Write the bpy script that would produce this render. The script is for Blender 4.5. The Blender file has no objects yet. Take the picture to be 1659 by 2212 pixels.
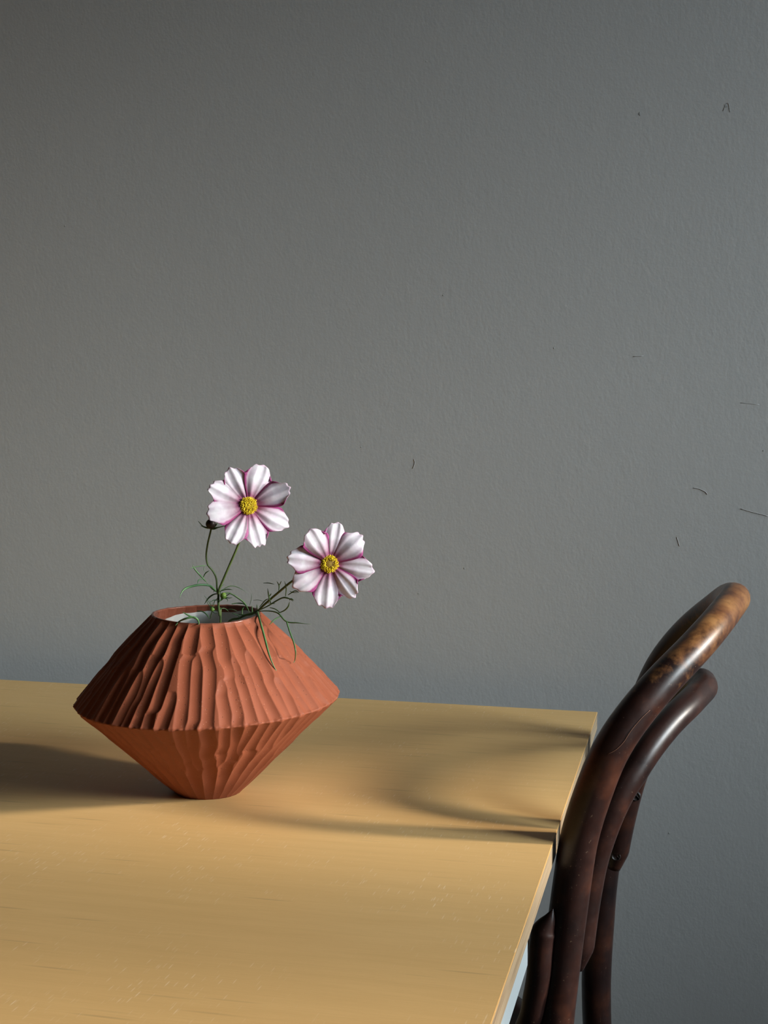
import bpy, math, random
import numpy as np
from mathutils import Vector, Matrix, noise

random.seed(7); rng = np.random.default_rng(7)
C = bpy.context.scene.collection
ZT = 0.74                                   # height of the tabletop

# ------------------------------------------------------------------ camera
YAW, PIT, FPX = math.radians(13.0), math.radians(6.0), 3100.0
CW, CH = 1659.0, 2212.0
CAM = Vector((0, 0, ZT + .393))
FW = Vector((-math.sin(YAW)*math.cos(PIT), math.cos(YAW)*math.cos(PIT), -math.sin(PIT)))
RT = Vector((math.cos(YAW), math.sin(YAW), 0)); UP = RT.cross(FW)
HZ = Vector((-math.sin(YAW), math.cos(YAW), 0))
cd = bpy.data.cameras.new('camera'); cam = bpy.data.objects.new('camera', cd); C.objects.link(cam)
cd.sensor_fit = 'VERTICAL'; cd.sensor_height = 24.0; cd.sensor_width = 18.0
cd.lens = FPX/CH*24.0; cd.clip_start = .02
cam.matrix_world = Matrix((RT, UP, -FW)).transposed().to_4x4(); cam.location = CAM
bpy.context.scene.camera = cam

# ------------------------------------------------------------------ light
sc = bpy.context.scene
sc.view_settings.view_transform = 'Standard'; sc.view_settings.look = 'None'
sc.view_settings.exposure = 0.2; sc.view_settings.gamma = 1.0; sc.view_settings.use_curve_mapping = False
w = bpy.data.worlds.new('sky'); sc.world = w; w.use_nodes = True
bg = w.node_tree.nodes['Background']; bg.inputs[0].default_value = (.55, .72, 1, 1); bg.inputs[1].default_value = .6
SE, SA = math.radians(19.8), math.radians(3.9)
SUN = Vector((math.cos(SE)*math.cos(SA), math.cos(SE)*math.sin(SA), math.sin(SE)))
sd = bpy.data.lights.new('sun', 'SUN'); sd.energy = 4.3; sd.angle = math.radians(5.2); sd.color = (1, .91, .79)
so = bpy.data.objects.new('sun', sd); C.objects.link(so); so.location = (4, 1.5, 3)
so.rotation_euler = SUN.to_track_quat('Z', 'Y').to_euler()
# bright thin cloud around the sun: the wide soft part of the daylight
GE, GA = math.radians(19), math.radians(-12.5)
GLOW = Vector((math.cos(GE)*math.cos(GA), math.cos(GE)*math.sin(GA), math.sin(GE)))
gd = bpy.data.lights.new('sky_glow', 'SUN'); gd.energy = 6.0; gd.angle = math.radians(25); gd.color = (.83, .945, 1)
go = bpy.data.objects.new('sky_glow', gd); C.objects.link(go); go.location = (4, .5, 3)
go.rotation_euler = GLOW.to_track_quat('Z', 'Y').to_euler()
WX, WY0, WY1, WZ0, WZ1 = 2.6, .0, 1.505, 1.44, 2.55      # the window opening in the right wall
ad = bpy.data.lights.new('window_daylight', 'AREA'); ad.shape = 'RECTANGLE'
ad.size = WZ1-WZ0; ad.size_y = WY1-WY0; ad.energy = 16; ad.color = (.55, .78, 1)
ao = bpy.data.objects.new('window_daylight', ad); C.objects.link(ao)
ao.location = (WX+.06, (WY0+WY1)/2, (WZ0+WZ1)/2); ao.rotation_euler = (0, math.radians(90), 0)

# ------------------------------------------------------------------ helpers
def place(u, v, D):
    """world point seen along a sight line at horizontal distance D from the lens"""
    d = FW + RT*((u-CW/2)/FPX) - UP*((v-CH/2)/FPX)
    return CAM + d*(D/d.dot(HZ))
def place_y(u, v, Y):
    d = FW + RT*((u-CW/2)/FPX) - UP*((v-CH/2)/FPX)
    return CAM + d*(Y/d.y)
def tag(o, label=None, cat=None, group=None, kind=None):
    if label: o['label'] = label
    if cat: o['category'] = cat
    if group: o['group'] = group
    if kind: o['kind'] = kind
    return o
def thing(name, loc, label, cat, group=None):
    o = bpy.data.objects.new(name, None); C.objects.link(o); o.location = loc
    o.empty_display_size = .05
    return tag(o, label, cat, group)
def mesh_obj(name, verts, faces, mat, parent=None, smooth=True, kind=None, label=None):
    me = bpy.data.meshes.new(name)
    me.from_pydata([tuple(v) for v in verts], [], faces)
    me.materials.append(mat)
    if smooth: me.polygons.foreach_set('use_smooth', [True]*len(me.polygons))
    me.update()
    o = bpy.data.objects.new(name, me); C.objects.link(o)
    if parent:
        o.parent = parent
        o.matrix_parent_inverse = Matrix.Translation(world_loc(parent)).inverted()
    return tag(o, label, kind=kind)
def world_loc(o):
    # parents here are either unmoved meshes (coordinates already in world space) or Empties that only have a location
    return o.location if o.type == 'EMPTY' else Vector((0, 0, 0))
def grid_obj(name, V, mat, parent=None, wrap=True, flip=False, cap0=False, cap1=False):
    """V: rows x cols x 3 array"""
    n, m = V.shape[:2]
    i = np.arange(n-1)[:, None]; j = np.arange(m if wrap else m-1)[None, :]
    j2 = (j+1) % m
    q = np.stack([i*m+j, i*m+j2, (i+1)*m+j2, (i+1)*m+j], -1).reshape(-1, 4)
    if flip: q = q[:, ::-1]
    faces = q.tolist()
    if cap0: faces.append(list(range(m))[::-1] if not flip else list(range(m)))
    if cap1: faces.append([(n-1)*m+k for k in range(m)] if not flip else [(n-1)*m+k for k in range(m)][::-1])
    return mesh_obj(name, V.reshape(-1, 3).tolist(), faces, mat, parent)
def box_data(a, b, bev=0.0):
    import bmesh
    bm = bmesh.new()
    bmesh.ops.create_cube(bm, size=1)
    for v in bm.verts:
        v.co = Vector([(a[k]+b[k])/2 + v.co[k]*(b[k]-a[k]) for k in range(3)])
    if bev: bmesh.ops.bevel(bm, geom=list(bm.edges), offset=bev, segments=2, affect='EDGES')
    return bm
def box(name, a, b, mat, parent=None, bev=0.0, kind=None, label=None, smooth=False):
    bm = box_data(a, b, bev)
    vs = [v.co.copy() for v in bm.verts]; bm.verts.index_update()
    fs = [[v.index for v in f.verts] for f in bm.faces]; bm.free()
    return mesh_obj(name, vs, fs, mat, parent, smooth, kind, label)
def catmull(pts, per=6):
    P = [Vector(p) for p in pts]
    if len(P) < 3: 
        return [P[0].lerp(P[-1], k/per) for k in range(per+1)]
    Q = [P[0]*2-P[1]] + P + [P[-1]*2-P[-2]]
    out = []
    for k in range(1, len(Q)-2):
        for s in range(per):
            t = s/per
            out.append(.5*((2*Q[k]) + (Q[k+1]-Q[k-1])*t + (2*Q[k-1]-5*Q[k]+4*Q[k+1]-Q[k+2])*t*t
                           + (-Q[k-1]+3*Q[k]-3*Q[k+1]+Q[k+2])*t**3))
    out.append(P[-1]); return out
def tube_data(pts, rad, sides=8, start=0, flat=1.0, side_dir=None):
    """swept tube; rad: number or list along pts; flat squashes it along side_dir"""
    n = len(pts); V = []; F = []
    if not hasattr(rad, '__len__'): rad = [rad]*n
    prev = None
    for i, p in enumerate(pts):
        t = (pts[min(i+1, n-1)]-pts[max(i-1, 0)]).normalized()
        if side_dir is not None:
            a = (side_dir - t*side_dir.dot(t)).normalized()
        elif prev is None:
            a = t.cross(Vector((0, 0, 1)) if abs(t.z) < .9 else Vector((0, 1, 0))).normalized()
        else:
            a = (prev - t*prev.dot(t)).normalized()
        prev = a; b = t.cross(a)
        for k in range(sides):
            c, s = math.cos(2*math.pi*k/sides), math.sin(2*math.pi*k/sides)
            V.append(p + (a*c*flat + b*s)*rad[i])
    for i in range(n-1):
        for k in range(sides):
            k2 = (k+1) % sides
            F.append([start+i*sides+k, start+i*sides+k2, start+(i+1)*sides+k2, start+(i+1)*sides+k])
    F.append([start+k for k in range(sides)][::-1]); F.append([start+(n-1)*sides+k for k in range(sides)])
    return V, F
def tube(name, pts, rad, mat, parent=None, sides=8, label=None, **kw):
    V, F = tube_data(pts, rad, sides, **kw)
    return mesh_obj(name, V, F, mat, parent, label=label)

# ------------------------------------------------------------------ materials
def mat(name, color, rough=.6, **kw):
    m = bpy.data.materials.new(name); m.use_nodes = True
    nt = m.node_tree; b = nt.nodes['Principled BSDF']
    b.inputs['Base Color'].default_value = (*color, 1); b.inputs['Roughness'].default_value = rough
    for k, v in kw.items(): b.inputs[k.replace('_', ' ')].default_value = v
    return m, nt, b
def N(nt, t, **kw):
    n = nt.nodes.new(t)
    for k, v in kw.items():
        if k in n.inputs: n.inputs[k].default_value = v
        else: setattr(n, k, v)
    return n
def ramp(nt, stops, interp='LINEAR'):
    r = nt.nodes.new('ShaderNodeValToRGB'); r.color_ramp.interpolation = interp
    e = r.color_ramp.elements
    while len(e) < len(stops): e.new(.5)
    for k, (p, c) in enumerate(stops):
        e[k].position = p; e[k].color = (*c, 1) if hasattr(c, '__len__') else (c, c, c, 1)
    return r
def coords(nt, scale=(1, 1, 1), loc=(0, 0, 0)):
    tc = N(nt, 'ShaderNodeTexCoord'); mp = N(nt, 'ShaderNodeMapping')
    mp.inputs['Scale'].default_value = scale; mp.inputs['Location'].default_value = loc
    nt.links.new(tc.outputs['Object'], mp.inputs['Vector']); return mp.outputs['Vector']
def noise_tex(nt, vec, scale, detail=3, rough=.5, dist=0):
    n = N(nt, 'ShaderNodeTexNoise'); n.inputs['Scale'].default_value = scale
    n.inputs['Detail'].default_value = detail; n.inputs['Roughness'].default_value = rough
    n.inputs['Distortion'].default_value = dist
    nt.links.new(vec, n.inputs['Vector']); return n.outputs['Fac']
def mixc(nt, fac, a, b, mode='MIX'):
    m = N(nt, 'ShaderNodeMix'); m.data_type = 'RGBA'; m.blend_type = mode
    for s, v in ((m.inputs[0], fac), (m.inputs[6], a), (m.inputs[7], b)):
        if hasattr(v, 'is_linked') or hasattr(v, 'links'): nt.links.new(v, s)
        else: s.default_value = v if not hasattr(v, '__len__') else (*v, 1)
    return m.outputs[2]
def math_(nt, op, a, b=None, c=None):
    m = N(nt, 'ShaderNodeMath'); m.operation = op
    for s, v in zip(m.inputs, (a, b, c)):
        if v is None: continue
        if hasattr(v, 'links'): nt.links.new(v, s)
        else: s.default_value = v
    return m.outputs[0]
def bump(nt, b, h, strength=.3, dist=.001, prev=None):
    n = N(nt, 'ShaderNodeBump'); n.inputs['Strength'].default_value = strength; n.inputs['Distance'].default_value = dist
    nt.links.new(h, n.inputs['Height'])
    if prev is not None: nt.links.new(prev, n.inputs['Normal'])
    nt.links.new(n.outputs[0], b.inputs['Normal']); return n.outputs[0]

# painted wall: rolled matt paint with faint orange peel
M_wall, nt, b = mat('grey_wall_paint', (.45, .44, .42), .75)
v = coords(nt)
n1 = noise_tex(nt, coords(nt, (1, 1, .6)), 260, 3, .6); n2 = noise_tex(nt, v, 60, 4, .6); n3 = noise_tex(nt, v, 3.5, 3)
h = math_(nt, 'ADD', n1, math_(nt, 'MULTIPLY', n2, 1.2))
bump(nt, b, h, .19, .0009)
nt.links.new(mixc(nt, n3, (.53, .518, .495), (.565, .553, .53)), b.inputs['Base Color'])
M_chip, nt, b = mat('bare_plaster_chip', (.40, .39, .37), .8)
bump(nt, b, noise_tex(nt, coords(nt), 500), .5, .001)
M_scuff, nt, b = mat('dark_wall_scuff', (.13, .12, .12), .8)
nt.links.new(ramp(nt, [(.3, (.32, .31, .30)), (.7, (.42, .41, .40))]).outputs[0], b.inputs['Base Color'])
M_room, nt, b = mat('brown_room_paint', (.13, .10, .08), .85)
bump(nt, b, noise_tex(nt, coords(nt), 80), .2, .001)
M_ceil, nt, b = mat('dim_ceiling_paint', (.14, .12, .11), .9)
bump(nt, b, noise_tex(nt, coords(nt), 60), .15, .001)
M_floor, nt, b = mat('oak_floor', (.33, .22, .13), .5)
wv = noise_tex(nt, coords(nt, (1, 14, 1)), 6, 5, .6)
nt.links.new(mixc(nt, wv, (.10, .06, .035), (.18, .115, .07)), b.inputs['Base Color'])
M_trim, nt, b = mat('white_gloss_trim', (.75, .75, .73), .4)
bump(nt, b, noise_tex(nt, coords(nt), 40), .05, .001)

# birch veneer of the table: grain along X with small pale ray flecks
def birch(name, c0, c1, rough):
    m, nt, b = mat(name, c1, rough, Specular_IOR_Level=.17)
    g1 = noise_tex(nt, coords(nt, (1.2, 16, 16)), 6, 6, .6, .6)
    g2 = noise_tex(nt, coords(nt, (5, 170, 170)), 5, 4, .6)
    g3 = noise_tex(nt, coords(nt, (1.3, 2.6, 2.6), (3, 1, 0)), 2.2, 3, .5)
    f = math_(nt, 'ADD', math_(nt, 'MULTIPLY', g1, .6), math_(nt, 'MULTIPLY', g2, .4))
    r = ramp(nt, [(.30, c0), (.62, c1)]); nt.links.new(f, r.inputs[0])
    col = mixc(nt, math_(nt, 'MULTIPLY', g3, .55), r.outputs[0], tuple(x*y for x, y in zip(c1, (.95, .90, .84))))
    # flecks: short pale ticks slightly slanted across the grain
    mp = N(nt, 'ShaderNodeMapping'); tc = N(nt, 'ShaderNodeTexCoord')
    mr = N(nt, 'ShaderNodeMapping'); mr.inputs['Rotation'].default_value = (0, 0, .05)
    mp.inputs['Scale'].default_value = (700, 80, 1)
    nt.links.new(tc.outputs['Object'], mr.inputs['Vector']); nt.links.new(mr.outputs[0], mp.inputs['Vector'])
    vo = N(nt, 'ShaderNodeTexVoronoi'); vo.inputs['Scale'].default_value = 1.0
    nt.links.new(mp.outputs[0], vo.inputs['Vector'])
    fl = ramp(nt, [(.18, 1.0), (.42, 0.0)]); nt.links.new(vo.outputs['Distance'], fl.inputs[0])
    sel = ramp(nt, [(.72, 0.0), (1.0, 1.0)])
    sepn = N(nt, 'ShaderNodeSeparateColor'); nt.links.new(vo.outputs['Color'], sepn.inputs[0]); nt.links.new(sepn.outputs[0], sel.inputs[0])
    dens = ramp(nt, [(.42, 0.0), (.62, 1.0)]); nt.links.new(noise_tex(nt, coords(nt, (1, 1.6, 1)), 9, 3), dens.inputs[0])
    k = math_(nt, 'MULTIPLY', math_(nt, 'MULTIPLY', fl.outputs[0], sel.outputs[0]), math_(nt, 'MULTIPLY', dens.outputs[0], .45))
    col = mixc(nt, k, col, (.95, .80, .56))
    # a few short dark grain ticks
    mp2 = coords(nt, (16, 260, 1), (4, 2, 0))
    vo2 = N(nt, 'ShaderNodeTexVoronoi'); vo2.inputs['Scale'].default_value = 1.0; nt.links.new(mp2, vo2.inputs['Vector'])
    fl2 = ramp(nt, [(.12, 1.0), (.4, 0.0)]); nt.links.new(vo2.outputs['Distance'], fl2.inputs[0])
    s2 = N(nt, 'ShaderNodeSeparateColor'); nt.links.new(vo2.outputs['Color'], s2.inputs[0])
    sel2 = ramp(nt, [(.9, 0.0), (.95, 1.0)]); nt.links.new(s2.outputs[1], sel2.inputs[0])
    col = mixc(nt, math_(nt, 'MULTIPLY', math_(nt, 'MULTIPLY', fl2.outputs[0], sel2.outputs[0]), .3), col, (.25, .14, .06))
    nt.links.new(col, b.inputs['Base Color'])
    rr = ramp(nt, [(.3, rough-.05), (.7, rough+.1)]); nt.links.new(g3, rr.inputs[0]); nt.links.new(rr.outputs[0], b.inputs['Roughness'])
    bump(nt, b, f, .06, .0005)
    return m
M_birch = birch('birch_veneer', (.64, .39, .150), (.725, .455, .185), .45)
M_ply, nt, b = mat('plywood_edge', (.60, .42, .27), .6)     # end grain: stacked plies
g = noise_tex(nt, coords(nt, (3, 3, 500)), 3, 3, .5)
r = ramp(nt, [(.35, (.17, .10, .05)), (.48, (.34, .24, .14)), (.65, (.40, .29, .18))]); nt.links.new(g, r.inputs[0])
nt.links.new(r.outputs[0], b.inputs['Base Color'])
M_frame, nt, b = mat('white_powder_coat', (.36, .41, .43), .5)
bump(nt, b, noise_tex(nt, coords(nt), 900), .1, .0004)

# terracotta
M_terra, nt, b = mat('terracotta', (.40, .125, .065), .62, Specular_IOR_Level=.22)
v = coords(nt)
a1 = noise_tex(nt, v, 55, 5, .6); a2 = noise_tex(nt, v, 700, 3, .7)
col = mixc(nt, a1, (.212, .054, .024), (.283, .080, .038))
vo = N(nt, 'ShaderNodeTexVoronoi'); vo.inputs['Scale'].default_value = 430; nt.links.new(v, vo.inputs['Vector'])
s = N(nt, 'ShaderNodeSeparateColor'); nt.links.new(vo.outputs['Color'], s.inputs[0])
near = ramp(nt, [(.16, 1.0), (.28, 0.0)]); nt.links.new(vo.outputs['Distance'], near.inputs[0])
selp = ramp(nt, [(.86, 0.0), (.88, 1.0)]); nt.links.new(s.outputs[0], selp.inputs[0])
sell = ramp(nt, [(.88, 0.0), (.90, 1.0)]); nt.links.new(s.outputs[1], sell.inputs[0])
pit = math_(nt, 'MULTIPLY', near.outputs[0], selp.outputs[0]); lite = math_(nt, 'MULTIPLY', near.outputs[0], sell.outputs[0])
col = mixc(nt, math_(nt, 'MULTIPLY', pit, .6), col, (.12, .035, .02)); col = mixc(nt, math_(nt, 'MULTIPLY', lite, .18), col, (.60, .32, .22))
nt.links.new(col, b.inputs['Base Color'])
hh = math_(nt, 'SUBTRACT', math_(nt, 'MULTIPLY', a2, .35), pit)
bump(nt, b, hh, .45, .0005)
M_lip, nt, b = mat('burnished_clay_rim', (.20, .062, .036), .30)
bump(nt, b, noise_tex(nt, coords(nt), 220, 3), .35, .0012)
M_glaze, nt, b = mat('white_interior_glaze', (.72, .74, .72), .22)
nt.links.new(mixc(nt, noise_tex(nt, coords(nt), 40), (.66, .68, .66), (.78, .79, .77)), b.inputs['Base Color'])

# dark bentwood with worn honey-coloured patches
def bentwood(name, wear):
    m, nt, b = mat(name, (.06, .018, .010), .33, Coat_Weight=.22, Coat_Roughness=.33, Specular_IOR_Level=.32)
    v = coords(nt)
    n1 = noise_tex(nt, v, 22, 5, .6); n2 = noise_tex(nt, v, 95, 4, .65); n3 = noise_tex(nt, v, 420, 2, .5)
    r = ramp(nt, [(.32, (.010, .0045, .004)), (.55, (.024, .0085, .006)), (.75, (.070, .022, .011))]); nt.links.new(n1, r.inputs[0])
    col = r.outputs[0]
    if wear:
        tc = N(nt, 'ShaderNodeTexCoord'); sp = N(nt, 'ShaderNodeSeparateXYZ'); nt.links.new(tc.outputs['Object'], sp.inputs[0])
        # hand wear on the top of the hoop
        z = math_(nt, 'MULTIPLY_ADD', sp.outputs[2], 9.0, -9.0*(ZT+.118))
        wz = math_(nt, 'ADD', z, math_(nt, 'MULTIPLY_ADD', n2, 1.1, -.60))
        rw = ramp(nt, [(.10, 0.0), (.50, 1.0)]); nt.links.new(wz, rw.inputs[0])
        honey = ramp(nt, [(.30, (.05, .018, .009)), (.44, (.14, .052, .017)), (.60, (.24, .105, .033)), (.78, (.34, .17, .06))]); nt.links.new(noise_tex(nt, v, 38, 4, .6), honey.inputs[0])
        col = mixc(nt, math_(nt, 'MULTIPLY', rw.outputs[0], .92), col, honey.outputs[0])
    sc1 = ramp(nt, [(.70, 0.0), (.76, 1.0)]); nt.links.new(n3, sc1.inputs[0])
    col = mixc(nt, math_(nt, 'MULTIPLY', sc1.outputs[0], .22), col, (.3, .2, .13))
    nt.links.new(col, b.inputs['Base Color'])
    rr = ramp(nt, [(.3, .34), (.7, .48)]); nt.links.new(n2, rr.inputs[0]); nt.links.new(rr.outputs[0], b.inputs['Roughness'])
    bump(nt, b, n2, .10, .0008)
    return m
M_bent = bentwood('dark_bentwood', False); M_bentw = bentwood('worn_bentwood', True)
M_scarf, nt, b = mat('pale_scarf_crack', (.34, .17, .10), .6)
nt.links.new(mixc(nt, noise_tex(nt, coords(nt), 300), (.14, .06, .035), (.28, .14, .08)), b.inputs['Base Color'])
M_screw, nt, b = mat('aged_screw_steel', (.022, .014, .012), .5, Metallic=.0)
bump(nt, b, noise_tex(nt, coords(nt), 900), .2, .0003)
M_cane, nt, b = mat('woven_cane', (.55, .38, .2), .6)
wv = N(nt, 'ShaderNodeTexChecker'); wv.inputs['Scale'].default_value = 160
wv.inputs[1].default_value = (.60, .42, .22, 1); wv.inputs[2].default_value = (.30, .19, .09, 1)
nt.links.new(coords(nt), wv.inputs[0]); nt.links.new(wv.outputs[0], b.inputs['Base Color'])

# plants
def green(name, c0, c1):
    m, nt, b = mat(name, c1, .5, Subsurface_Weight=.0)
    nt.links.new(mixc(nt, noise_tex(nt, coords(nt), 130, 2), c0, c1), b.inputs['Base Color']); return m
M_stem = green('green_stem', (.055, .10, .025), (.13, .19, .05))
M_leaf = green('feathery_leaf', (.035, .10, .035), (.11, .24, .075))
M_bud = green('dark_bud', (.010, .016, .010), (.05, .03, .035))
M_budg = green('green_bud', (.10, .22, .03), (.28, .42, .07))

M_petal = bpy.data.materials.new('cosmos_petal'); M_petal.use_nodes = True; nt = M_petal.node_tree
b = nt.nodes['Principled BSDF']; b.inputs['Roughness'].default_value = .55
uvn = N(nt, 'ShaderNodeUVMap'); uvn.uv_map = 'petal'; sp = N(nt, 'ShaderNodeSeparateXYZ'); nt.links.new(uvn.outputs[0], sp.inputs[0])
U_, V_ = sp.outputs[0], sp.outputs[1]                     # U: 0 centre .. 1 side edge; V: 0 base .. 1 tip ; Z unused
jit = math_(nt, 'MULTIPLY_ADD', noise_tex(nt, coords(nt), 260, 3), .16, -.08)
side = ramp(nt, [(.45, 0.0), (.74, .26), (.86, 1.0)]); nt.links.new(math_(nt, 'ADD', U_, jit), side.inputs[0])
tip = ramp(nt, [(.95, 0.0), (1.0, .45)]); nt.links.new(math_(nt, 'ADD', V_, math_(nt, 'MULTIPLY', jit, .3)), tip.inputs[0])
base = ramp(nt, [(.18, 1.0), (.30, .65), (.60, 0.0)]); nt.links.new(math_(nt, 'ADD', V_, jit), base.inputs[0])
white = ramp(nt, [(.35, (.84, .74, .82)), (.65, (.94, .90, .94))])
nt.links.new(noise_tex(nt, coords(nt), 160, 3), white.inputs[0])
c = mixc(nt, math_(nt, 'MULTIPLY', math_(nt, 'MAXIMUM', side.outputs[0], tip.outputs[0]), .95), white.outputs[0], (.40, .03, .21))
c = mixc(nt, math_(nt, 'MULTIPLY', base.outputs[0], .92), c, (.27, .02, .11))
nt.links.new(c, b.inputs['Base Color'])
tr = N(nt, 'ShaderNodeBsdfTranslucent'); nt.links.new(c, tr.inputs[0])
ms = N(nt, 'ShaderNodeMixShader'); ms.inputs[0].default_value = .28
nt.links.new(b.outputs[0], ms.inputs[1]); nt.links.new(tr.outputs[0], ms.inputs[2])
nt.links.new(ms.outputs[0], nt.nodes['Material Output'].inputs[0])
M_disc, nt, b = mat('yellow_florets', (.80, .60, .04), .5)
nt.links.new(mixc(nt, noise_tex(nt, coords(nt), 900, 1), (.80, .50, .01), (1.0, .85, .03)), b.inputs['Base Color'])
M_discb, nt, b = mat('dark_disc_base', (.13, .07, .02), .7)
nt.links.new(mixc(nt, noise_tex(nt, coords(nt), 700, 1), (.16, .07, .01), (.42, .27, .03)), b.inputs['Base Color'])

# ------------------------------------------------------------------ the room
X0, X1, Y0, Y1, ZC = -3.4, WX, -2.4, 1.68, 2.95
box('floor', (X0-.1, Y0-.1, -.1), (X1+.1, Y1+.1, 0), M_floor, kind='structure')
box('ceiling', (X0-.1, Y0-.1, ZC), (X1+.1, Y1+.1, ZC+.1), M_ceil, kind='structure')
wall_back = box('wall_back', (X0-.1, Y1, 0), (X1+.1, Y1+.12, ZC), M_wall, kind='structure')
box('wall_left', (X0-.1, Y0, 0), (X0, Y1, ZC), M_room, kind='structure')
box('wall_front', (X0, Y0-.1, 0), (X1, Y0, ZC), M_room, kind='structure')
import bmesh
bm = bmesh.new()                                            # right wall with its window opening
for a, c in (((X1, Y0, 0), (X1+.12, Y1, WZ0)), ((X1, Y0, WZ1), (X1+.12, Y1, ZC)),
             ((X1, Y0, WZ0), (X1+.12, WY0, WZ1)), ((X1, WY1, WZ0), (X1+.12, Y1, WZ1))):
    t = box_data(a, c); me = bpy.data.meshes.new('t'); t.to_mesh(me); bm.from_mesh(me); t.free(); bpy.data.meshes.remove(me)
me = bpy.data.meshes.new('wall_right'); bm.to_mesh(me); bm.free(); me.materials.append(M_room)
tag(bpy.data.objects.new('wall_right', me), kind='structure'); C.objects.link(bpy.data.objects['wall_right'])
win = box('window_1', (X1-.03, WY0-.05, WZ0-.03), (X1+.04, WY1+.03, WZ0), M_trim, kind='structure')       # sill
box('window_frame', (X1+.03, WY0, WZ1-.05), (X1+.09, WY1, WZ1), M_trim, win)
box('window_frame', (X1+.03, WY0, WZ0), (X1+.09, WY0+.05, WZ1), M_trim, win)
box('window_mullion', (X1+.03, 1.065, WZ0), (X1+.09, 1.205, WZ1), M_trim, win)
box('window_mullion', (X1+.03, .53, WZ0), (X1+.09, .59, WZ1), M_trim, win)
box('baseboard_back', (X0, Y1-.015, 0), (X1, Y1, .09), M_trim, kind='structure')
# flaws in the paint of the back wall
def wall_pt(u, v, off=0.0):
    p = place_y(u, v, Y1); p.y -= off; return p
for u, v, r in ((1382, 246, .0030), (1568, 228, .0028), (178, 52, .0014), (921, 133, .0014), (957, 638, .0012), (1003, 1228, .0013),
                (904, 1282, .0014), (1649, 974, .0012), (1445, 1800, .0016), (135, 652, .0011), (140, 488, .0012), (1197, 752, .0016), (780, 966, .0009)):
    p = wall_pt(u, v); V = []; F = []
    for k in range(9):
        a = 2*math.pi*k/9; rr = r*random.uniform(.55, 1.15)
        V.append(p + Vector((rr*math.cos(a)*.7, -.0001, rr*math.sin(a))))
    V.append(p + Vector((r*.1, -.0004, r*.2)))
    for k in range(9): F.append([k, (k+1) % 9, 9])
    mesh_obj('paint_chip', V, F, M_chip, wall_back)
for pl, r in (([(1498, 1054), (1510, 1056), (1523, 1062), (1528, 1068)], .00035), ([(1600, 1099), (1620, 1105), (1640, 1110), (1659, 1115)], .0003),
              ([(892, 1012), (896, 1000), (894, 992)], .0003), ([(1368, 770), (1390, 769)], .0003), ([(1562, 240), (1572, 222), (1577, 242)], .0002),
              ([(1462, 1160), (1468, 1180)], .0003), ([(1600, 870), (1640, 874)], .0002)):
    tube('scuff_mark', catmull([wall_pt(u, v, .0001) for u, v in pl], 4), r, M_scuff, wall_back, 5)

# ------------------------------------------------------------------ the table
TX0, TX1, TY0, TY1 = -1.75, -.122, .66, 1.598
table = thing('dining_table', ((TX0+TX1)/2, (TY0+TY1)/2, 0), 'birch plywood table with a white metal frame standing against the grey wall', 'table')
TH = .020
box('table_veneer', (TX0, TY0, ZT-.0014), (TX1, TY1, ZT), M_birch, table, .0004, label='pale birch veneer top surface')
box('plywood_core', (TX0, TY0, ZT-TH), (TX1-.0002, TY1, ZT-.0014), M_ply, table, .0006, label='layered plywood edge')
fz0, fz1 = ZT-TH-.0205, ZT-TH
for ya, yb in ((.72, .992), (1.275, 1.52)): box('end_rail', (TX1-.022, ya, fz0), (TX1-.0008, yb, fz1), M_frame, table, .001)
box('end_rail', (TX0+.002, TY0+.03, fz0), (TX0+.022, TY1-.03, fz1), M_frame, table, .001)
box('side_rail', (TX0+.022, TY0+.06, fz0), (TX1-.022, TY0+.082, fz1), M_frame, table, .001)
box('side_rail', (TX0+.022, TY1-.100, fz0), (TX1-.022, TY1-.078, fz1), M_frame, table, .001)
for x in (TX0+.024, TX1-.33):
    for y in (TY0+.06, TY1-.11):
        box('leg', (x, y, 0), (x+.03, y+.03, fz1-.0005), M_frame, table, .001)

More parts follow.
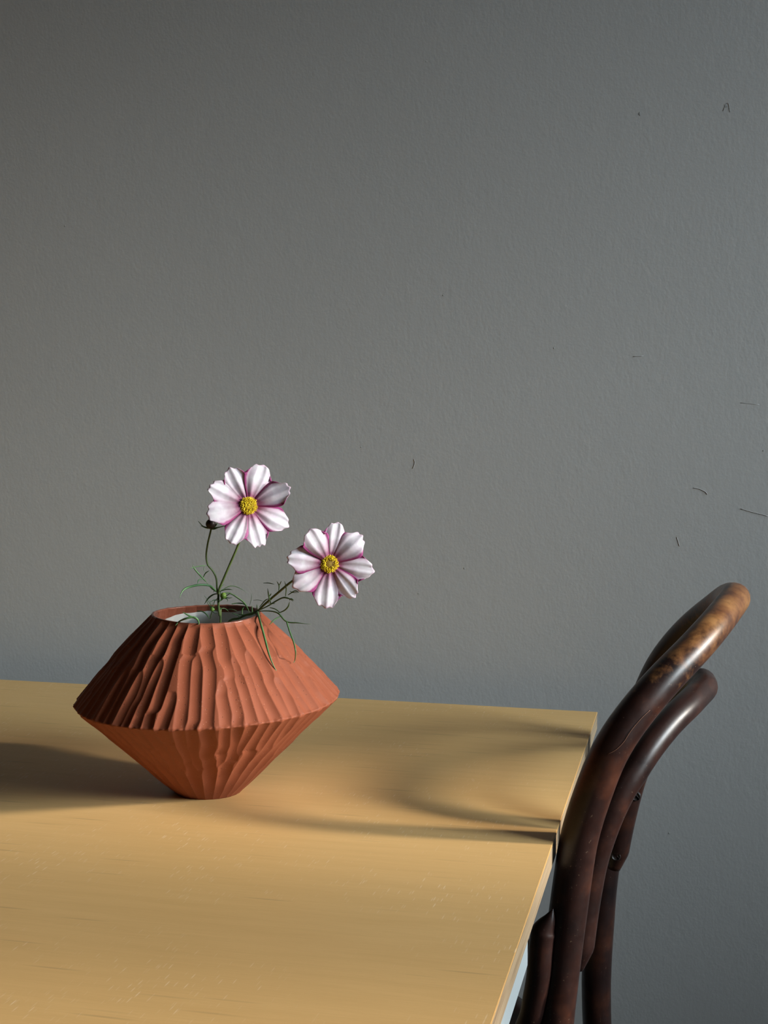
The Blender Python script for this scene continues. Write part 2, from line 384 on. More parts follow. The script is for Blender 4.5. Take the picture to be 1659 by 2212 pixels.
# ------------------------------------------------------------------ the vase
VX, VY = -.4474, 1.2198
vase = thing('vase', (VX, VY, ZT), 'faceted terracotta vase with carved flutes, wide waist and white glazed inside', 'vase')
def build_vase():
    NT = 1320
    th = np.linspace(0, 2*np.pi, NT, endpoint=False)
    r_rim, r_w, r_b, z_rim, z_w = .0497, .1205, .0315, .1645, .0885
    r1 = np.random.default_rng(21)
    NP = 31
    def wig(n, amp):      # a smooth wander of each ridge line along its length
        kn = np.sort(r1.uniform(.03, .97, (n, 7)), axis=1); kn[:, 0] = 0; kn[:, -1] = 1
        va = r1.uniform(-1, 1, (n, 7))*amp; dr = r1.uniform(-.5, .5, n)*amp
        def f(t):
            out = np.empty(n)
            for i in range(n):
                k = int(np.clip(np.searchsorted(kn[i], t)-1, 0, 5)); q = (t-kn[i, k])/max(.06, kn[i, k+1]-kn[i, k]); q = min(1, max(0, q))
                q = .45*q+.55*q*q*(3-2*q)
                out[i] = va[i, k]*(1-q)+va[i, k+1]*q + dr[i]*t
            return out
        return f
    ang = (np.arange(NP)+r1.uniform(-.16, .16, NP))*2*np.pi/NP
    ang2 = ang + np.pi/NP + r1.uniform(-.03, .03, NP)
    P = .0019
    def depth(t, r, wg1, wg2, arch, off1, off2):
        """t: 0 at the narrow end, 1 at the waist"""
        c1 = ang + wg1(t); c2 = ang2 + wg2(t)
        d1 = (th[:, None]-c1[None, :]+np.pi) % (2*np.pi)-np.pi
        d2 = (th[:, None]-c2[None, :]+np.pi) % (2*np.pi)-np.pi
        D = .0018
        h1 = D + off1 - P*(d1*r/.0062)**2
        s = (t-arch)                                      # secondary scoops start as pointed arches
        pen = np.where(s > 0, .0017*np.exp(-s/.055)+off2*0, .02)
        h2 = D + off2 - pen - P*(d2*r/.0062)**2
        return np.maximum(h1.max(1), h2.max(1))
    rows = []
    NU = 120
    wA1, wA2 = wig(NP, .022), wig(NP, .022)
    arch = r1.uniform(.28, .68, NP); o1 = r1.uniform(-.0002, .0002, NP); o2 = r1.uniform(-.0003, .0002, NP)
    nU = np.array([(z_rim-z_w), (r_w-r_rim)]); nU = nU/np.linalg.norm(nU)      # outward normal of the upper cone (r,z)
    cr = np.cos(th-YAW)                                    # toward the picture's right
    lop = .0028*cr
    def cap(d, lim):                                       # keep ridges from standing proud of the blank
        return np.maximum(d, lim)
    for k in range(NU+1):
        t = k/NU
        r = r_rim+(r_w-r_rim)*t; z = z_rim-(z_rim-z_w)*t
        bulge = .0016*math.sin(math.pi*t)
        d = cap(depth(t, r, wA1, wA2, arch, o1, o2), -.0002) * min(1, .25+t/.05) - bulge
        d = d * (1 if t < .975 else 1-.25*(t-.975)/.025)
        chip = .00035*(np.sin(61*th)+np.sin(97*th+1)+.7*np.sin(151*th+2))*math.exp(-(1-t)/.012)
        rr = r - nU[0]*d + chip + .0006*np.sin(3*th+1)*t; zz = z - nU[1]*d*.9 + lop*t**1.5 + .0008*np.sin(2*th+.5)*(1-t)
        rows.append(np.stack([rr, zz], -1))
    NL = 100
    wB1, wB2 = wig(NP, .026), wig(NP, .026)
    arch2 = r1.uniform(.30, .75, NP); p1 = r1.uniform(-.0003, .0003, NP); p2 = r1.uniform(-.0004, .0002, NP)
    # scoops meet at the waist: same ridges there
    e1, e2 = wA1(1.0), wA2(1.0)
    for k in range(1, NL+1):
        t = 1-k/NL
        r = r_b+(r_w-r_b)*t; z = .0005+(z_w-.0015-.0005)*t
        q = min(1, (1-t)/.25)
        f1 = lambda tt: e1*(1-q)+wB1(tt)*q; f2 = lambda tt: e2*(1-q)+wB2(tt)*q
        d = cap(depth(t, r, f1, f2, arch2, p1, p2), -.0004)
        d = d*(.8 if t < .985 else .6)
        bow = .0022*math.sin(math.pi*t)*(1 if t > .5 else 1)
        rr = r - .68*(d+bow*.3) + .0006*np.sin(3*th+1)*t + .0012*math.sin(math.pi*min(1, t/.32))
        zz = z + .55*d*min(1, t*4) + lop*t**1.2
        if k == NL: zz = np.zeros_like(th)
        rows.append(np.stack([rr, zz], -1))
    def to3(R):
        R = np.array(R)
        return np.stack([VX+R[..., 0]*np.cos(th), VY+R[..., 0]*np.sin(th), ZT+R[..., 1]], -1)
    grid_obj('body', to3(rows), M_terra, vase, flip=True, cap1=True)
    # rolled rim and burnished inner collar
    top = rows[0]; rim = []
    zt = top[:, 1]
    for k in range(10):
        a = math.pi*k/9
        rim.append(np.stack([top[:, 0]-.0013+.0013*math.cos(a)+.0001, zt+.0008*math.sin(a)], -1))
    wob = .0016*np.sin(2*th+2)+.0011*np.sin(5*th)+.0007*np.sin(9*th+1)
    for k in range(1, 9):
        s = k/8
        rim.append(np.stack([top[:, 0]-.0025+.0029*s, zt-(.0066+wob)*s], -1))
    grid_obj('rim', to3(rim), M_lip, vase, flip=False)
    ins = []
    for (rr, zz) in ((0, 0), (.008, -.0125), (.034, -.040), (.048, -.058)):
        ins.append(np.stack([top[:, 0]+.0004+rr+0*th, zt-(.0066+wob)*(1 if rr == 0 else 0.0)-(.0066 if rr else 0)+zz], -1))
    ins.append(np.stack([.1080+0*th, z_w+.002+0*th], -1)); ins.append(np.stack([.1040+0*th, z_w-.008+0*th], -1))
    ins.append(np.stack([.026+0*th, .008+0*th], -1))
    ins = np.array(ins)[:, ::6]; th2 = th[::6]
    V = np.stack([VX+ins[..., 0]*np.cos(th2), VY+ins[..., 0]*np.sin(th2), ZT+ins[..., 1]], -1)
    grid_obj('inner_glaze', V, M_glaze, vase, flip=False, cap1=True)
build_vase()

# ------------------------------------------------------------------ the chair
CYC = 1.3195
def shf(z):  # the hoop stands slightly twisted: its far side sits farther right
    return float(np.interp(z, [-.2, -.10, -.03, .05, .2], [.0135, .015, .020, .026, .027]))
def hoop_profile(pix, Wd, ztop_s):
    """turn the near-side sight lines into a table z -> X, with the half width of a slanted round arch"""
    tab = []; wcur = None
    for it in range(4):
        new = []
        for k, (u, v) in enumerate(pix):
            ww = Wd if it == 0 else tab[k][2]
            p = place_y(u, v, CYC-ww); z = p.z-ZT
            new.append([z, p.x - shf(z)*(Wd-ww)/(2*Wd), ww])
        top = new[-1]
        acc = 0; new[-1][2] = 0.0
        for k in range(len(new)-2, -1, -1):
            acc += math.hypot(new[k][0]-new[k+1][0], new[k][1]-new[k+1][1])
            s = min(acc, Wd); new[k][2] = math.sqrt(max(0, Wd*Wd-(Wd-s)**2))
        tab = new
    return tab
outer_pix = [(1198, 2212), (1213, 2080), (1227, 1971), (1238, 1890), (1251, 1808), (1275, 1730), (1309, 1640), (1345.5, 1576.7), (1395.5, 1512),
             (1444.6, 1457), (1491, 1410), (1543, 1352), (1590, 1291)]
inner_pix = [(1245, 2092), (1253, 2040), (1262, 1971), (1271, 1915), (1282, 1860), (1298, 1808), (1319, 1754), (1346, 1700), (1362, 1677), (1398, 1621),
             (1442, 1566), (1484, 1526), (1522, 1485)]
def hoop_points(tab, Wd, n=64):
    tab = sorted(tab); zs = [t[0] for t in tab]; xs = [t[1] for t in tab]; ws = [t[2] for t in tab]
    L = [0]
    for k in range(1, len(tab)):
        L.append(L[-1]+math.sqrt((zs[k]-zs[k-1])**2+(xs[k]-xs[k-1])**2+(ws[k]-ws[k-1])**2))
    near, far = [], []
    # dense resample, the arch part by angle so the crown is round
    smp = catmull([Vector((xs[k], ws[k], zs[k])) for k in range(len(tab))], 8)
    for q in smp:
        ww = max(q.y, 0)
        near.append(Vector((q.x + shf(q.z)*(Wd-ww)/(2*Wd), CYC-ww, ZT+q.z)))
        far.append(Vector((q.x + shf(q.z)*(Wd+ww)/(2*Wd), CYC+ww, ZT+q.z)))
    return near, far
def resample(pts, n):
    L = [0]
    for a, b_ in zip(pts, pts[1:]): L.append(L[-1]+(b_-a).length)
    out = []; k = 0
    for i in range(n):
        s = L[-1]*i/(n-1)
        while k < len(L)-2 and L[k+1] < s: k += 1
        t = (s-L[k])/max(1e-9, L[k+1]-L[k]); out.append(pts[k].lerp(pts[k+1], t))
    return out
def smooth(pts, it):
    for _ in range(it):
        pts = [pts[0]]+[(pts[k-1]+pts[k]*2+pts[k+1])/4 for k in range(1, len(pts)-1)]+[pts[-1]]
    return pts
WO, WI = .1625, .1265
tabO = hoop_profile(outer_pix, WO, 0); tabI = hoop_profile(inner_pix, WI, 0)
nearO, farO = hoop_points(tabO, WO); nearI, farI = hoop_points(tabI, WI)
chair = thing('bentwood_chair', (-.27, CYC, 0), 'dark bentwood chair with double hoop back pushed up to the table end', 'chair')
def rear_leg(p, sgn):  # the hoop's ends run on down as rear legs
    x, y, z = p
    return [Vector((x+.055, y+sgn*.030, .0)), Vector((x+.025, y+sgn*.016, .18)), Vector((x+.003, y+sgn*.004, .36)), Vector((x-.004, y, .47))]
lowN, lowF = nearO[0], farO[0]
full = catmull(rear_leg(lowN, -1)+[nearO[0]], 8)[:-1] + nearO + farO[::-1][1:] + catmull(rear_leg(lowF, 1)+[farO[0]], 8)[:-1][::-1]
full = smooth(resample(full, 260), 3)
rad = []
for p in full:
    z = p.z-ZT
    rad.append(float(np.interp(z, [-.74, -.25, -.05, .05, .12, .16, .19], [.0125, .0158, .0160, .0156, .0150, .0144, .0135])))
tube('back_hoop', full, rad, M_bentw, chair, 20, label='outer hoop running down into the rear legs, worn honey brown on top')
fi = nearI + farI[::-1][1:]
fi = smooth(resample(fi, 150), 2)
# the inner hoop's far end stops higher in view: cut both at the same height, tapering against the posts
rad = []
for k, p in enumerate(fi):
    s = min(k, len(fi)-1-k)/(len(fi)-1)
    rad.append(.0124*min(1, .50+s/.03*.5))
tube('inner_hoop', fi, rad, M_bent, chair, 18)
# screws on the far inner face, slotted
def screw(u, v, Y, r=.0048):
    c0 = place_y(u, v, Y); V = []; F = []; n = 18
    rings = [(r, 0.0015), (r, -.0004), (r*.86, -.0012)]
    for rr, off in rings:
        for k in range(n):
            a = 2*math.pi*k/n; V.append(c0+Vector((rr*math.cos(a), off, rr*math.sin(a))))
    for i in range(2):
        for k in range(n): F.append([i*n+k, i*n+(k+1) % n, (i+1)*n+(k+1) % n, (i+1)*n+k])
    sc_ = mesh_obj('screw', V, F+[[k for k in range(n)]], M_screw, chair)
    # two half-moon faces leave the slot open between them
    for sgn in (1, -1):
        pts = []
        for k in range(10):
            a = math.radians(15+150*k/9)*sgn; pts.append(Vector((r*.86*math.cos(a), -.0013, r*.86*math.sin(a))))
        rot = Matrix.Rotation(.9, 3, 'Y'); Vh = [c0+rot@q for q in pts]
        Vh2 = [q+Vector((0, .0012, 0)) for q in Vh]
        m_ = len(Vh); FF = [list(range(m_)), [m_+k for k in range(m_)][::-1]]+[[k, (k+1) % m_, m_+(k+1) % m_, m_+k] for k in range(m_)]
        mesh_obj('screw_face', Vh+Vh2, FF, M_screw, sc_)
screw(1374, 1720, CYC+WI-.0112); screw(1331, 1849, CYC+WI-.0105)
# scarf joint crack on the near side of the outer hoop
def surf(pl, out=.0154):
    r_ = []
    for u, v in pl:
        z0 = None; best = None
        for p in full[:130]:
            d = (p-CAM); q = place(u, v, (p-CAM).dot(HZ)); e = (q-p).length
            if best is None or e < best[0]: best = (e, p, q)
        e, p, q = best
        toc = (CAM-p).normalized()
        off = q-p; off -= toc*off.dot(toc)
        rr = max(0, .0155**2-off.length_squared)**.5
        r_.append(p+off+toc*(rr+.0002))
    return r_
tube('scarf_joint', catmull(surf([(1313, 1629), (1330, 1620), (1347, 1603), (1362, 1580), (1378, 1560), (1392, 1545), (1404, 1534)]), 4), [.00017]*25, M_scarf, chair, 5, label='pale hairline glue seam')
# curved braces from the posts to the seat
def brace(sgn):
    y = CYC-sgn*WO
    if sgn > 0:
        q = [place_y(1195, 1962, y-.013), place_y(1187, 1985, y-.013), place_y(1174, 2012, y-.012), place_y(1169, 2050, y-.012), place_y(1165, 2100, y-.012), place_y(1157, 2150, y-.010), place_y(1142, 2212, y-.006)]
    else:
        q = [Vector((-.117+.014, y+.004, ZT-.07)), Vector((-.121+.013, y+.004, ZT-.085)), Vector((-.126+.012, y+.006, ZT-.105)), Vector((-.128+.010, y+.006, ZT-.126)), Vector((-.132+.01, y+.004, ZT-.145)), Vector((-.14+.01, y, ZT-.165))]
    q += [Vector((q[-1].x-.022, y+sgn*.012, ZT-.205)), Vector((q[-1].x-.07, y+sgn*.032, .498)), Vector((q[-1].x-.14, y+sgn*.0, .474))]
    pts = catmull(q, 6); n = len(pts)
    r_ = [.0003+(.0101 if sgn > 0 else .0115)*min(1, (k/12.0)) for k in range(n)]
    tube('brace', pts, r_, M_bent, chair, 14)
brace(1); brace(-1)
# seat
SX, SY, SR = -.335, CYC, .205
def ring(name, cx_, cy_, cz, R, r_, m_, sq=.75):
    pts = []
    V = []; F = []; n, k_ = 64, 12
    for i in range(n):
        a = 2*math.pi*i/n
        for j in range(k_):
            q = 2*math.pi*j/k_
            V.append(Vector((cx_+(R+r_*math.cos(q))*math.cos(a), cy_+(R+r_*math.cos(q))*math.sin(a), cz+r_*sq*math.sin(q)*1.2)))
    for i in range(n):
        for j in range(k_):
            F.append([i*k_+j, ((i+1) % n)*k_+j, ((i+1) % n)*k_+(j+1) % k_, i*k_+(j+1) % k_])
    mesh_obj(name, V, F, m_, chair)
ring('seat_ring', SX, SY, .452, SR-.022, .020, M_bent)
V = [Vector((SX+(SR-.03)*math.cos(2*math.pi*k/48), SY+(SR-.03)*math.sin(2*math.pi*k/48), .458)) for k in range(48)]
V2 = [v_-Vector((0, 0, .004)) for v_ in V]
mesh_obj('seat_panel', V+V2, [list(range(48)), [48+k for k in range(48)][::-1]]+[[k, (k+1) % 48, 48+(k+1) % 48, 48+k] for k in range(48)], M_cane, chair, smooth=False)
for sgn in (-1, 1):
    p0 = Vector((SX-.13, SY+sgn*.115, .448)); p1 = Vector((SX-.16, SY+sgn*.15, .22)); p2 = Vector((SX-.205, SY+sgn*.185, 0))
    tube('front_leg', catmull([p0, p1, p2], 8), [.0165]*9+[.014]*8, M_bent, chair, 14)
ring('leg_ring', SX, SY, .27, .168, .010, M_bent, .83)

# ------------------------------------------------------------------ flowers
DV = Vector((VX, VY, 0)).dot(HZ)                            # distance of the vase axis from the lens
def cone_hit(u, v, lift):
    """point on the vase's upper cone along a sight line, lifted toward the lens"""
    for k in range(400):
        D = DV-.14+k*.0006; p = place(u, v, D)
        r = math.hypot(p.x-VX, p.y-VY); z = p.z-ZT
        R = float(np.interp(z, [0, .0885, .1645, .17], [.0315, .1205, .0497, .0])) if z < .166 else 0
        if r < R: return place(u, v, D-lift)
    return place(u, v, DV)
def C8(x, y): return 370+x/5.027, 1100+y/5.027
def line8(pl, d0=0.0, d1=0.0):
    n = len(pl); out = []
    for k, (x, y) in enumerate(pl):
        s = k/max(1, n-1); u, v = C8(x, y); out.append(place(u, v, DV+d0*(1-s)+d1*s))
    return out
def leaf(pl, r, parent, d0=0.0, d1=0.0, m=None, name='leaf', per=5, flat=1.0):
    pts = catmull(line8(pl, d0, d1), per); n = len(pts)
    rad = [.85*r*(.55+.45*math.sin(math.pi*min(1, (k+.5)/n*1.0)))*(1 if k < n*.7 else 1-.85*(k-n*.7)/(n*.3)) for k in range(n)]
    return tube(name, pts, rad, m or M_leaf, parent, 6)
def bud(x, y, rr, m, parent, sep, d=0.0, sepr=.0005):
    u, v = C8(x, y); c0 = place(u, v, DV+d); n = 16; V = []; F = []
    V.append(c0+Vector((0, 0, rr*1.0)))
    for i in range(1, 10):
        a = math.pi*i/10
        for k in range(n):
            b_ = 2*math.pi*k/n; q = 1+.06*math.cos(5*b_)
            V.append(c0+Vector((rr*math.sin(a)*math.cos(b_)*q, rr*math.sin(a)*math.sin(b_)*q, rr*.98*math.cos(a))))
    V.append(c0-Vector((0, 0, rr)))
    for k in range(n): F.append([0, 1+k, 1+(k+1) % n])
    for i in range(8):
        for k in range(n): F.append([1+i*n+k, 1+(i+1)*n+k, 1+(i+1)*n+(k+1) % n, 1+i*n+(k+1) % n])
    for k in range(n): F.append([1+8*n+k, len(V)-1, 1+8*n+(k+1) % n])
    o = mesh_obj('bud', V, F, m, parent)
    for pl in sep:
        pts = catmull(line8(pl, d, d-.003), 4); n_ = len(pts)
        tube('sepal', pts, [sepr*(1-.85*k/n_) for k in range(n_)], M_leaf, o, 5)
    return o

def petal_mesh(name, center, ex, ey, ez, ang, L, Wd, tilt, roll, curl, seed, parent, order, teeth=3):
    """ex, ey in the flower plane, ez toward the viewer; the petal runs out along ang"""
    rr = random.Random(seed); nu, nv = 25, 26
    ph = rr.uniform(0, 6.28); tp = [rr.uniform(.5, 1) for _ in range(4)]
    ca, sa = math.cos(ang), math.sin(ang)
    ax = ex*ca+ey*sa; sd_ = ey*ca-ex*sa
    V = []; UV = []
    for j in range(nv):
        v = j/(nv-1)
        f = .16+.84*math.sin(min(1, v/.74)*math.pi/2)**1.15
        if v > .74: f = math.sqrt(max(0, 1-((v-.74)/.44)**2))
        for i in range(nu):
            u = -1+2*i/(nu-1)
            edge = 1-.30*(abs(u)**3.0)*v**3
            t = 1+(.030*math.cos(teeth*math.pi*u+.4)*tp[0]+.02*math.sin(5*u+ph))*max(0, (v-.72)/.28)**1.5
            x = L*(.09+.91*v*edge*t)
            y = Wd*1.12*f*u
            z = .00055*math.cos(2*math.pi*(1.3*u)+ph)*math.sin(min(1, v*1.4)*math.pi*.62)*(1-abs(u)**4*.5)
            z += .00012*math.cos(2*math.pi*3.1*u+ph*2)*v
            z -= .0022*u*u*math.sin(math.pi*min(v*1.1, 1))      # gently domed across
            z += math.tan(tilt)*x*(1-.25*v) + curl*max(0, v-.55)**2*L*2.2
            z += math.sin(roll)*y
            y *= math.cos(roll)
            z += order*.00022
            V.append(center+ax*x+sd_*y+ez*z); UV.append((abs(u), v))
    F = [[j*nu+i, j*nu+i+1, (j+1)*nu+i+1, (j+1)*nu+i] for j in range(nv-1) for i in range(nu-1)]
    o = mesh_obj(name, V, F, M_petal, parent)
    uvl = o.data.uv_layers.new(name='petal')
    for lp in o.data.loops: uvl.data[lp.index].uv = UV[lp.vertex_index]
    md = o.modifiers.new('thickness', 'SOLIDIFY'); md.thickness = .00022; md.offset = 0
    return o
def flower_head(center, nrm, sprig, petals, seed, hollow=False):
    ez = nrm.normalized(); ex = (RT-ez*RT.dot(ez)).normalized(); ey = ez.cross(ex)
    rr = random.Random(seed)
    # calyx behind the petals
    rows = []
    for (r_, z_) in ((.0011, -.010), (.0026, -.0075), (.0040, -.004), (.0048, -.0005), (.0042, .0006)):
        rows.append([center+ex*r_*math.cos(a)+ey*r_*math.sin(a)+ez*z_ for a in np.linspace(0, 2*math.pi, 16, endpoint=False)])
    head = grid_obj('flower_head', np.array([[tuple(p) for p in q] for q in rows]), M_stem, sprig, cap0=True, cap1=True)
    for k, (deg, L, Wd, tilt, roll, curl, order) in enumerate(petals):
        petal_mesh('petal', center, ex, ey, ez, math.radians(deg), L, Wd, math.radians(tilt), math.radians(roll), curl, seed*20+k, head, order, 3 if k % 3 else 4)
    # dark dome and the florets standing on it
    R = .0071; V = []; F = []; n = 22
    V.append(center+ez*.0040)
    for i in range(1, 6):
        a = math.pi/2*i/5
        for k in range(n):
            b_ = 2*math.pi*k/n; V.append(center+(ex*math.cos(b_)+ey*math.sin(b_))*R*math.sin(a)+ez*(.0004+.0036*math.cos(a)))
    for k in range(n): F.append([0, 1+k, 1+(k+1) % n])
    for i in range(4):
        for k in range(n): F.append([1+i*n+k, 1+(i+1)*n+k, 1+(i+1)*n+(k+1) % n, 1+i*n+(k+1) % n])
    mesh_obj('disc', V, F, M_discb, head)
    V = []; F = []
    for k in range(250):
        q = math.sqrt((k+.5)/250); a = k*2.39996
        if hollow and q < .42 and rr.random() < .6: continue
        if .45 < q < .62 and rr.random() < .35: continue
        rad_ = R*1.04*q
        h0 = .0040*math.sqrt(max(0, 1-q*q*.85))-(.0012 if hollow and q < .45 else 0)
        bse = center+(ex*math.cos(a)+ey*math.sin(a))*rad_+ez*(h0-.0002)
        dr = (ez+(ex*math.cos(a)+ey*math.sin(a))*q*.75+Vector((rr.uniform(-.3, .3), rr.uniform(-.3, .3), rr.uniform(-.3, .3)))).normalized()
        ln = rr.uniform(.0010, .0019)*(1 if q > .4 else .6); w_ = rr.uniform(.00032, .00050)
        pts = [bse, bse+dr*ln*.6, bse+dr*ln]
        v_, f_ = tube_data(pts, [w_*.7, w_, w_*.75], 5, len(V)); V += v_; F += f_
    mesh_obj('florets', V, F, M_disc, head, kind='stuff')
    return head

toward = (CAM-Vector((VX, VY, ZT+.25))).normalized()
# ---- left sprig: open flower, dark bud and two small green buds
base1 = Vector((VX+.008, VY+.002, ZT+.012))
sprig = thing('cosmos_sprig', base1, 'left cosmos sprig with higher white and pink flower and a dark bud', 'flower', 'cosmos flowers in the terracotta vase')
c1 = place(537, 1093, DV-.022)
n1 = (toward*1.0+Vector((.05, 0, .12))+RT*(-.02)).normalized()
st = [c1-n1*.008, c1-n1*.016+Vector((-.001, 0, -.006)), place(517, 1170, DV-.010), place(497, 1218, DV-.006), place(481, 1255, DV-.004), place(472.5, 1278, DV-.002), place(472, 1310, DV), place(474.5, 1330, DV+.001), place(476, 1343, DV+.002), base1]
tube('stem', catmull(st, 8), .00105, M_stem, sprig, 8)
bs = [place(*C8(435, 205), DV-.006)]+line8([(420, 270), (395, 380), (380, 500), (395, 600), (450, 670), (488, 750), (496, 860), (506, 930)], -.006, -.001)
tube('bud_stem', catmull(bs, 6), .00085, M_stem, sprig, 8)
flower_head(c1, n1, sprig, [
    # angle, length, half width, tilt, roll, curl, stacking
    (24, .0385, .0112, 17, -14, .10, 3), (72, .0385, .0118, 6, 10, .0, 1), (118, .0370, .0108, 5, -6, .05, 0), (153, .0385, .0108, 5, 8, -.05, 2),
    (193, .0375, .0118, 12, 12, -.1, 4), (245, .0375, .0098, 9, 6, -.05, 1), (286, .0378, .0104, 3, -8, .0, 3), (334, .0390, .0108, 0, -6, -.08, 0)], 5)
bud(430, 160, .0046, M_bud, sprig, [[(400, 205), (345, 185), (292, 128)], [(430, 210), (520, 195), (600, 178)], [(410, 205), (370, 200), (320, 180)],
    [(450, 205), (490, 170), (500, 130)], [(425, 210), (400, 180), (385, 130)], [(440, 212), (470, 215), (505, 205)]], -.006, .0009)
bud(566, 940, .0030, M_budg, sprig, [[(545, 950), (535, 900), (555, 870)], [(590, 940), (625, 925), (640, 905)], [(590, 955), (630, 965), (662, 958)], [(585, 965), (610, 980), (607, 1005)],
    [(550, 965), (530, 990), (520, 1005)]], -.004, .0006)
leaf([(566, 968), (545, 985), (520, 1000), (512, 1020)], .0007, sprig, -.004, -.001, M_stem, 'bud_stem')
bud(445, 1086, .0022, M_budg, sprig, [[(440, 1080), (425, 1040), (418, 980)], [(440, 1080), (400, 1030), (385, 990)], [(452, 1085), (480, 1060), (500, 1052)], [(455, 1095), (485, 1100), (500, 1090)],
    [(450, 1110), (480, 1130), (502, 1132)], [(438, 1080), (440, 1050), (450, 1010)]], -.004, .0005)
leaf([(445, 1100), (432, 1150), (418, 1196)], .0007, sprig, -.004, .0, M_stem, 'bud_stem')
SP1 = [
 ([(395, 612), (330, 615), (250, 630), (195, 650)], .0005, -.004, -.014), ([(375, 785), (330, 735), (262, 660), (225, 600)], .0009, -.004, -.010),
 ([(345, 742), (372, 695), (415, 665)], .0006, -.005, -.010), ([(350, 755), (300, 768), (282, 808)], .0006, -.005, -.012), ([(358, 618), (352, 650), (360, 682)], .0003, -.005, -.005),
 ([(495, 900), (440, 862), (375, 785)], .0006, -.001, -.004),
 ([(495, 900), (445, 850), (400, 826), (300, 822), (180, 850), (120, 890), (90, 965)], .0013, -.001, -.028),
 ([(505, 915), (450, 930), (400, 970), (360, 1030)], .0009, -.001, .010), ([(555, 910), (640, 915), (720, 960), (780, 1005), (820, 1060), (850, 1120)], .0010, -.002, .012),
 ([(525, 895), (600, 850), (660, 833), (740, 855), (830, 910)], .0005, -.001, .012), ([(530, 892), (600, 870), (665, 875)], .0006, -.001, -.010),
 ([(515, 1000), (470, 985), (420, 1010)], .0005, -.001, -.006), ([(520, 880), (545, 840), (575, 815)], .0004, -.001, .006),
 ([(655, 1030), (720, 1020), (800, 1035), (845, 1105)], .0007, .004, .012), ([(540, 1080), (580, 1078), (625, 1110)], .0004, .0, .006),
 ([(355, 935), (395, 985), (430, 1050)], .0003, -.004, -.003), ([(660, 1130), (720, 1150), (755, 1195)], .0006, .0, .004), ([(590, 1095), (650, 1085), (715, 1105)], .0004, .010, .014),
 ([(515, 960), (470, 1000), (455, 1080)], .0005, .0, -.003), ([(280, 1105), (340, 1112), (390, 1150), (412, 1190)], .0007, .0, -.004),
 ([(455, 900), (470, 880), (440, 845)], .0004, -.002, -.004)]
for pl, r_, d0, d1 in SP1: leaf(pl, r_, sprig, d0, d1)
# a leaf that lies across the front of the rim
def rim_leaf(pl, r, parent, hang):
    pts = []
    for (x, y, lift) in pl:
        u, v = C8(x, y); pts.append(cone_hit(u, v, lift) if lift >= 0 else place(u, v, DV-.050*hang))
    pts = catmull(pts, 5); n = len(pts)
    return tube('leaf', pts, [r*(1-.85*abs(2*k/(n-1)-1)**2.5) for k in range(n)], M_leaf, parent, 6)
rim_leaf([(45, 1262, .0020), (85, 1220, .0025), (150, 1190, -1), (230, 1172, -1), (278, 1190, -1), (297, 1225, .0030), (298, 1255, .0020)], .0010, sprig, 1.0)
rim_leaf([(120, 1115, -1), (190, 1155, -1), (250, 1180, -1), (285, 1200, -1)], .0008, sprig, .95)

# ---- right sprig leaning over the rim
base2 = Vector((VX-.01, VY+.012, ZT+.05))
sprig2 = thing('cosmos_sprig', base2, 'right cosmos sprig leaning over the vase rim with one lower white and pink flower', 'flower', 'cosmos flowers in the terracotta vase')
c2 = place(712, 1218, DV-.030)
n2 = (toward-RT*.10+Vector((0, 0, .02))).normalized()
st = [c2-n2*.008, c2-n2*.015+Vector((-.004, 0, -.002)), place(640, 1250, DV-.020), place(600, 1281, DV-.012), place(570, 1307, DV-.004), place(553, 1322, DV+.000), place(520, 1334, DV+.004), Vector((VX+.012, VY+.010, ZT+.145)), base2]
tube('stem', catmull(st, 8), .00105, M_stem, sprig2, 8)
flower_head(c2, n2, sprig2, [
    (41, .0375, .0122, 14, -8, -.30, 3), (80, .0372, .0096, 10, 10, -.05, 1), (121, .0345, .0112, 22, 6, .0, 2), (171, .0370, .0114, 14, 6, -.10, 3),
    (213, .0375, .0114, 12, -4, -.15, 0), (265, .0392, .0118, 2, -4, -.05, 2), (308, .0365, .0100, 6, 10, .0, 1), (351, .0392, .0105, 6, 4, -.06, 0)], 9, True)
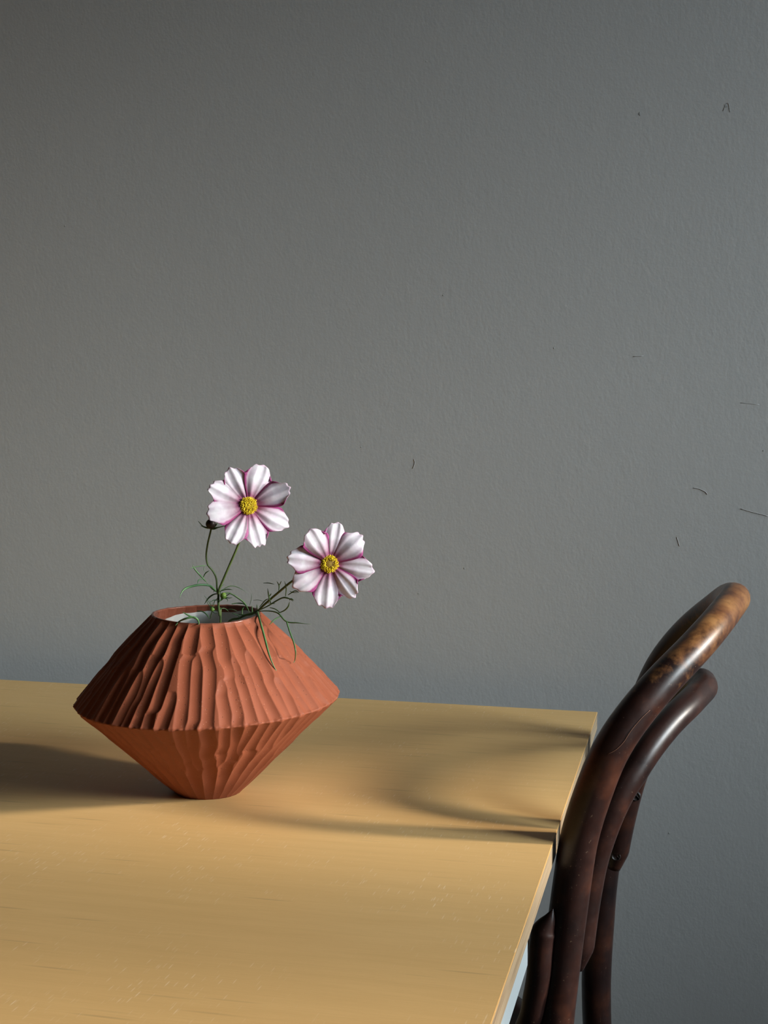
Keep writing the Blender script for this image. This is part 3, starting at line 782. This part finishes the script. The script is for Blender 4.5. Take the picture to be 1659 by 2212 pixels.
SP2 = [
 ([(940, 1108), (1060, 1105), (1160, 1130), (1250, 1220), (1380, 1235), (1520, 1250)], .0008, .0, -.030), ([(1160, 1130), (1230, 1098), (1270, 1055), (1285, 1000)], .0008, -.012, -.020),
 ([(940, 1105), (1050, 1050), (1150, 990), (1220, 960), (1290, 975), (1325, 1005)], .0009, .0, -.022), ([(1285, 985), (1300, 975), (1330, 990)], .0009, -.02, -.022),
 ([(1190, 1160), (1120, 1200), (1065, 1255)], .0007, -.014, -.020), ([(1080, 1025), (1062, 960), (1045, 860)], .0008, -.008, -.016), ([(1062, 950), (1085, 918)], .0006, -.010, -.012),
 ([(1165, 885), (1170, 830), (1145, 780)], .0006, -.012, -.018), ([(1170, 832), (1195, 780)], .0005, -.014, -.016), ([(1240, 945), (1247, 860), (1230, 780)], .0006, -.014, -.024),
 ([(1270, 930), (1340, 888), (1385, 900)], .0007, -.016, -.024), ([(1000, 802), (1060, 802), (1120, 815)], .0005, -.01, -.020), ([(960, 1060), (1020, 990), (1065, 972)], .0006, -.002, -.012),
 ([(850, 1045), (868, 980), (870, 910)], .0003, .006, .0), ([(932, 1095), (930, 1035)], .0006, .0, -.002), ([(880, 1130), (875, 1050)], .0008, .004, .004),
 ([(1070, 1068), (1130, 1085), (1190, 1130)], .0006, -.006, -.016), ([(770, 1145), (770, 1090), (800, 1052)], .0008, .008, .010), ([(1020, 1010), (1100, 1025), (1130, 1020)], .0004, -.006, -.012),
 ([(730, 1140), (800, 1148), (870, 1145), (925, 1120)], .0008, .006, .0), ([(890, 990), (940, 985), (1000, 1000)], .0003, .0, -.010), ([(1290, 890), (1320, 905), (1385, 905)], .0004, -.02, -.024)]
for pl, r_, d0, d1 in SP2: leaf(pl, r_, sprig2, d0, d1)
def hang(pl, r, name='leaf'):
    pts = []
    for (x, y, lift, D) in pl:
        u, v = C8(x, y); pts.append(cone_hit(u, v, lift) if D is None else place(u, v, DV+D))
    pts = catmull(pts, 6); n = len(pts)
    tube(name, pts, [r*(1-.75*max(0, k/(n-1)-.55)/.45) for k in range(n)], M_leaf, sprig2, 6)
hang([(938, 1118, 0, -.006), (952, 1175, .006, None), (985, 1290, .0085, None), (1020, 1420, .009, None), (1060, 1570, .008, None), (1110, 1700, .005, None), (1168, 1798, .0015, None)], .0010)
hang([(1252, 1222, 0, -.020), (1290, 1340, 0, -.032), (1330, 1450, 0, -.040), (1350, 1550, 0, -.045), (1342, 1640, .012, None), (1325, 1668, .008, None)], .0007)
